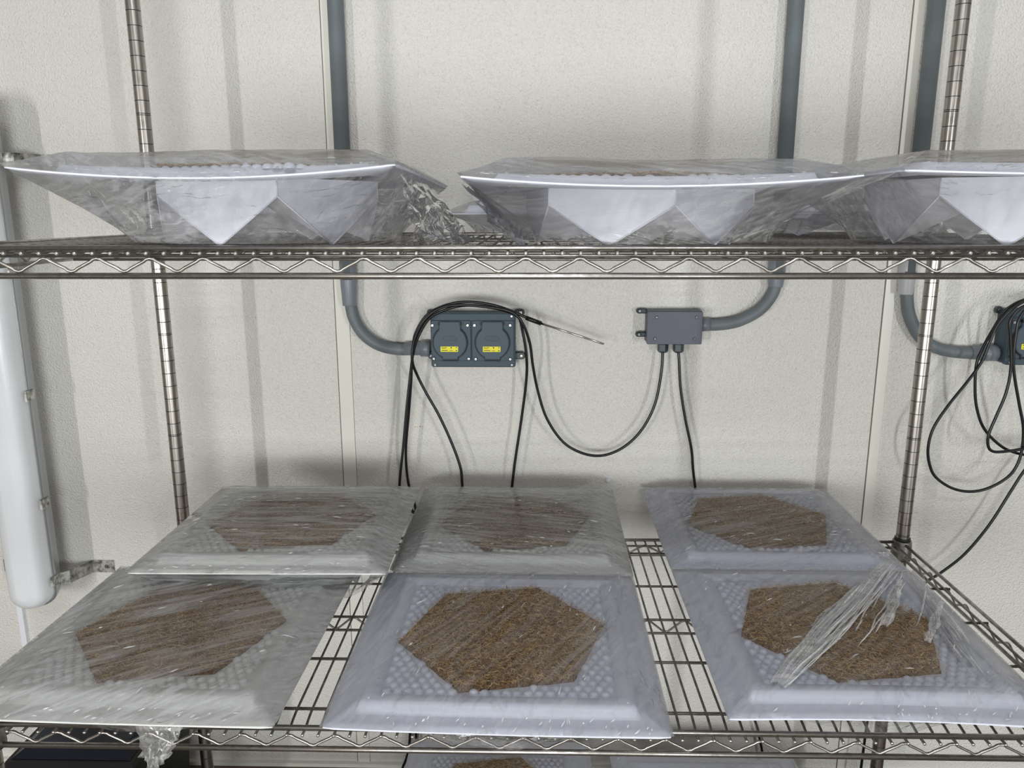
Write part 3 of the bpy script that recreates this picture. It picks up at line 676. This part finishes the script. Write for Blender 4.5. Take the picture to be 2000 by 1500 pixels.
MB().tube([(-.002,.136,.430),(.134,.150,.3835),(.136,.150,.3828)],[.0024,.0024,.0014],12).obj('steel_probe',M['probe'],o)
cable('sensor_cable',[(-.165,-.66,.19),(-.10,-.30,.185),(-.06,.061,.172),(-.052,.127,.170),(-.04,.21,.168),(-.029,.302,.160),(-.029,.359,.150),(-.038,.415,.145),(-.047,.442,.142),(-.077,.455,.143),(-.12,.464,.143),(-.164,.465,.143),(-.203,.455,.143),(-.236,.436,.143),(-.262,.392,.143),(-.274,.347,.146),(-.278,.301,.150),(-.286,.232,.158),(-.297,.138,.166),(-.295,.06,.174),(-.282,.0,.181),(-.276,-.06,.181),(-.292,-.33,.184),(-.30,-.66,.19)],.16,'thin black cable looping once over the double outlet box, both ends hanging')
cable('sensor_cable',[(-.17,-.66,.17),(-.165,-.30,.165),(-.167,-.10,.160),(-.170,.0,.158),(-.171,.04,.158),(-.172,.069,.158),(-.175,.103,.158),(-.192,.156,.158),(-.219,.221,.156),(-.246,.273,.154),(-.264,.313,.150),(-.272,.347,.137),(-.268,.386,.135),(-.247,.431,.131),(-.214,.459,.130),(-.17,.468,.129),(-.104,.463,.129),(-.06,.453,.129),(-.038,.431,.131),(-.022,.387,.140),(-.015,.336,.148),(-.004,.279,.156),(.016,.216,.16),(.053,.161,.164),(.099,.134,.166),(.144,.13,.168),(.189,.15,.170),(.227,.19,.172),(.253,.246,.175),(.2645,.315,.178),(.2665,.362,.182)],.16,'black cable drooping from the outlet box to the left gland of the junction box')
cable('sensor_cable',[(.300,.362,.182),(.302,.345,.180),(.308,.281,.178),(.321,.212,.176),(.338,.141,.176),(.35,.058,.178),(.40,-.19,.182),(.528,-.55,.19),(.56,-.69,.19)],.18,'black cable hanging down from the right gland of the junction box')
cable('sensor_cable',[(1.11,.40),(1.09,.45),(1.05,.482),(1.015,.485),(.989,.476),(.965,.458),(.942,.427),(.931,.389),(.92,.35),(.898,.311),(.861,.254),(.837,.206),(.831,.162),(.839,.124),(.855,.097),(.889,.074),(.926,.065),(.962,.07),(.997,.089),(1.019,.114),(1.029,.153),(1.026,.207),(1.01,.26),(.991,.324),(.984,.365),(.983,.407),(.985,.441),(1.002,.467),(1.03,.485),(1.08,.47)],.128,'black cable of the right coil with the lowest round loop')
cable('sensor_cable',[(1.10,.42),(1.05,.478),(1.004,.481),(.964,.46),(.943,.422),(.924,.376),(.916,.339),(.922,.276),(.934,.234),(.951,.202),(.981,.172),(1.014,.153),(1.061,.146),(1.13,.17),(1.16,.30)],.138,'black cable of the right coil running down and off to the right')
cable('sensor_cable',[(1.08,.44),(1.03,.474),(.985,.468),(.965,.448),(.961,.430),(.967,.401),(.976,.339),(.973,.286),(.959,.234),(.949,.196),(.952,.169),(.967,.158),(1.003,.161),(1.033,.166),(1.059,.165),(1.12,.18),(1.14,.26)],.118,'black cable of the right coil with a tight narrow bend')
cable('sensor_cable',[(1.15,.26),(1.11,.17),(1.067,.104),(1.043,.054),(1.006,-.026),(.961,-.096),(.914,-.142),(.875,-.172),(.82,-.23),(.79,-.40),(.78,-.69)],.165,'black cable slanting down from the right edge behind the right post')

# ------------------------------------------------------------------ vertical wall lamp at the left
t=empty('wall_lamp',(-1.143,WY,-.215)); tag(t,'tall unlit wall light with rounded white lens on metal brackets','lamp')
def stadium(w_,z0,z1,n=14): 
    r=w_/2*.98; o=[]
    for i in range(n+1): a=PI+PI*i/n; o.append((w_/2*math.cos(a), z0+r*.85+ r*.85*math.sin(a)))
    for i in range(n+1): a=PI*i/n; o.append((w_/2*math.cos(a), z1-r*.85+ r*.85*math.sin(a)))
    return o
H=1.105
def loft(rings,name,m_,smooth=True):
    b_=MB(); n=len(rings[0][0]); vs=[(x,y,z) for poly,y in rings for x,z in poly]
    fs=[(k*n+(i+1)%n,k*n+i,(k+1)*n+i,(k+1)*n+(i+1)%n) for k in range(len(rings)-1) for i in range(n)]
    b_.add(vs,fs,0,smooth); b_.add([(x,rings[0][1],z) for x,z in rings[0][0]],[tuple(range(n))],0,smooth); return b_.obj(name,m_,t)
LY=lambda v:v-WY
loft([(stadium(.030,.030,H-.030),LY(.070)),(stadium(.056,.016,H-.016),LY(.0725)),(stadium(.076,.006,H-.006),LY(.080)),(stadium(.086,.001,H-.001),LY(.092)),(stadium(.089,0,H),LY(.112))],'lens',M['lens'])
loft([(stadium(.094,-.003,H+.003),LY(.111)),(stadium(.097,-.0045,H+.0045),LY(.113)),(stadium(.097,-.0045,H+.0045),LY(.120)),(stadium(.084,.006,H-.006),LY(.145))],'housing',M['lamp_metal'])
for x_ in (-1,1):
    for z in (.060,.245,.49,.75,.98):
        cl=MB(); cl.box(x_*.049-.0025,x_*.049+.0025,LY(.099),LY(.126),z-.011,z+.011); cl.obj('clip',M['galv'],t)
for zc in (.050,.978):
    for s_ in (-1,1):
        b_=MB(); P=[(s_*.042,LY(.138)),(s_*.060,LY(.150)),(s_*.082,LY(.2055)),(s_*.133,LY(.2055))]
        for k in range(3):
            (xa,ya),(xb,yb)=P[k],P[k+1]; th=.0022
            b_.add([(xa,ya,zc-.015),(xb,yb,zc-.015),(xb,yb,zc+.015),(xa,ya,zc+.015),(xa,ya+th,zc-.015),(xb,yb+th,zc-.015),(xb,yb+th,zc+.015),(xa,ya+th,zc+.015)],[(0,1,2,3),(7,6,5,4),(0,4,5,1),(3,2,6,7),(1,5,6,2),(0,3,7,4)])
        b_.obj('bracket',M['galv'],t); screw(t,s_*.115,zc,LY(.2050),.003)
tag(MB().prism([(-1.257,FZ+.012),(-1.244,FZ+.012),(-1.244,-.20),(-1.257,-.20)],WY-.010,WY-.001).obj('cable_duct',M['duct']),'narrow white cable duct on wall below the vertical lamp','duct')

# ------------------------------------------------------------------ black bin on the floor at the left
t=empty('storage_bin',(-.905,-.07,FZ)); tag(t,'black storage bin on the floor under the lower left corner','bin')
def frustum(z0,z1,a0,b0,a1,b1):
    return MB().add([(-a0,-b0,z0),(a0,-b0,z0),(a0,b0,z0),(-a0,b0,z0),(-a1,-b1,z1),(a1,-b1,z1),(a1,b1,z1),(-a1,b1,z1)],[(3,2,1,0),(4,5,6,7),(0,1,5,4),(1,2,6,5),(2,3,7,6),(3,0,4,7)])
frustum(0,.312,.100,.112,.117,.130).obj('bin_body',M['bin'],t)
frustum(.313,.326,.124,.136,.123,.135).obj('rim',M['bin'],t)
frustum(.327,.340,.116,.128,.095,.107).obj('lid',M['bin_lid'],t)
MB().tube([(-.03,0,.339),(-.03,0,.352),(.03,0,.352),(.03,0,.339)],.005,8).obj('handle',M['bin'],t)
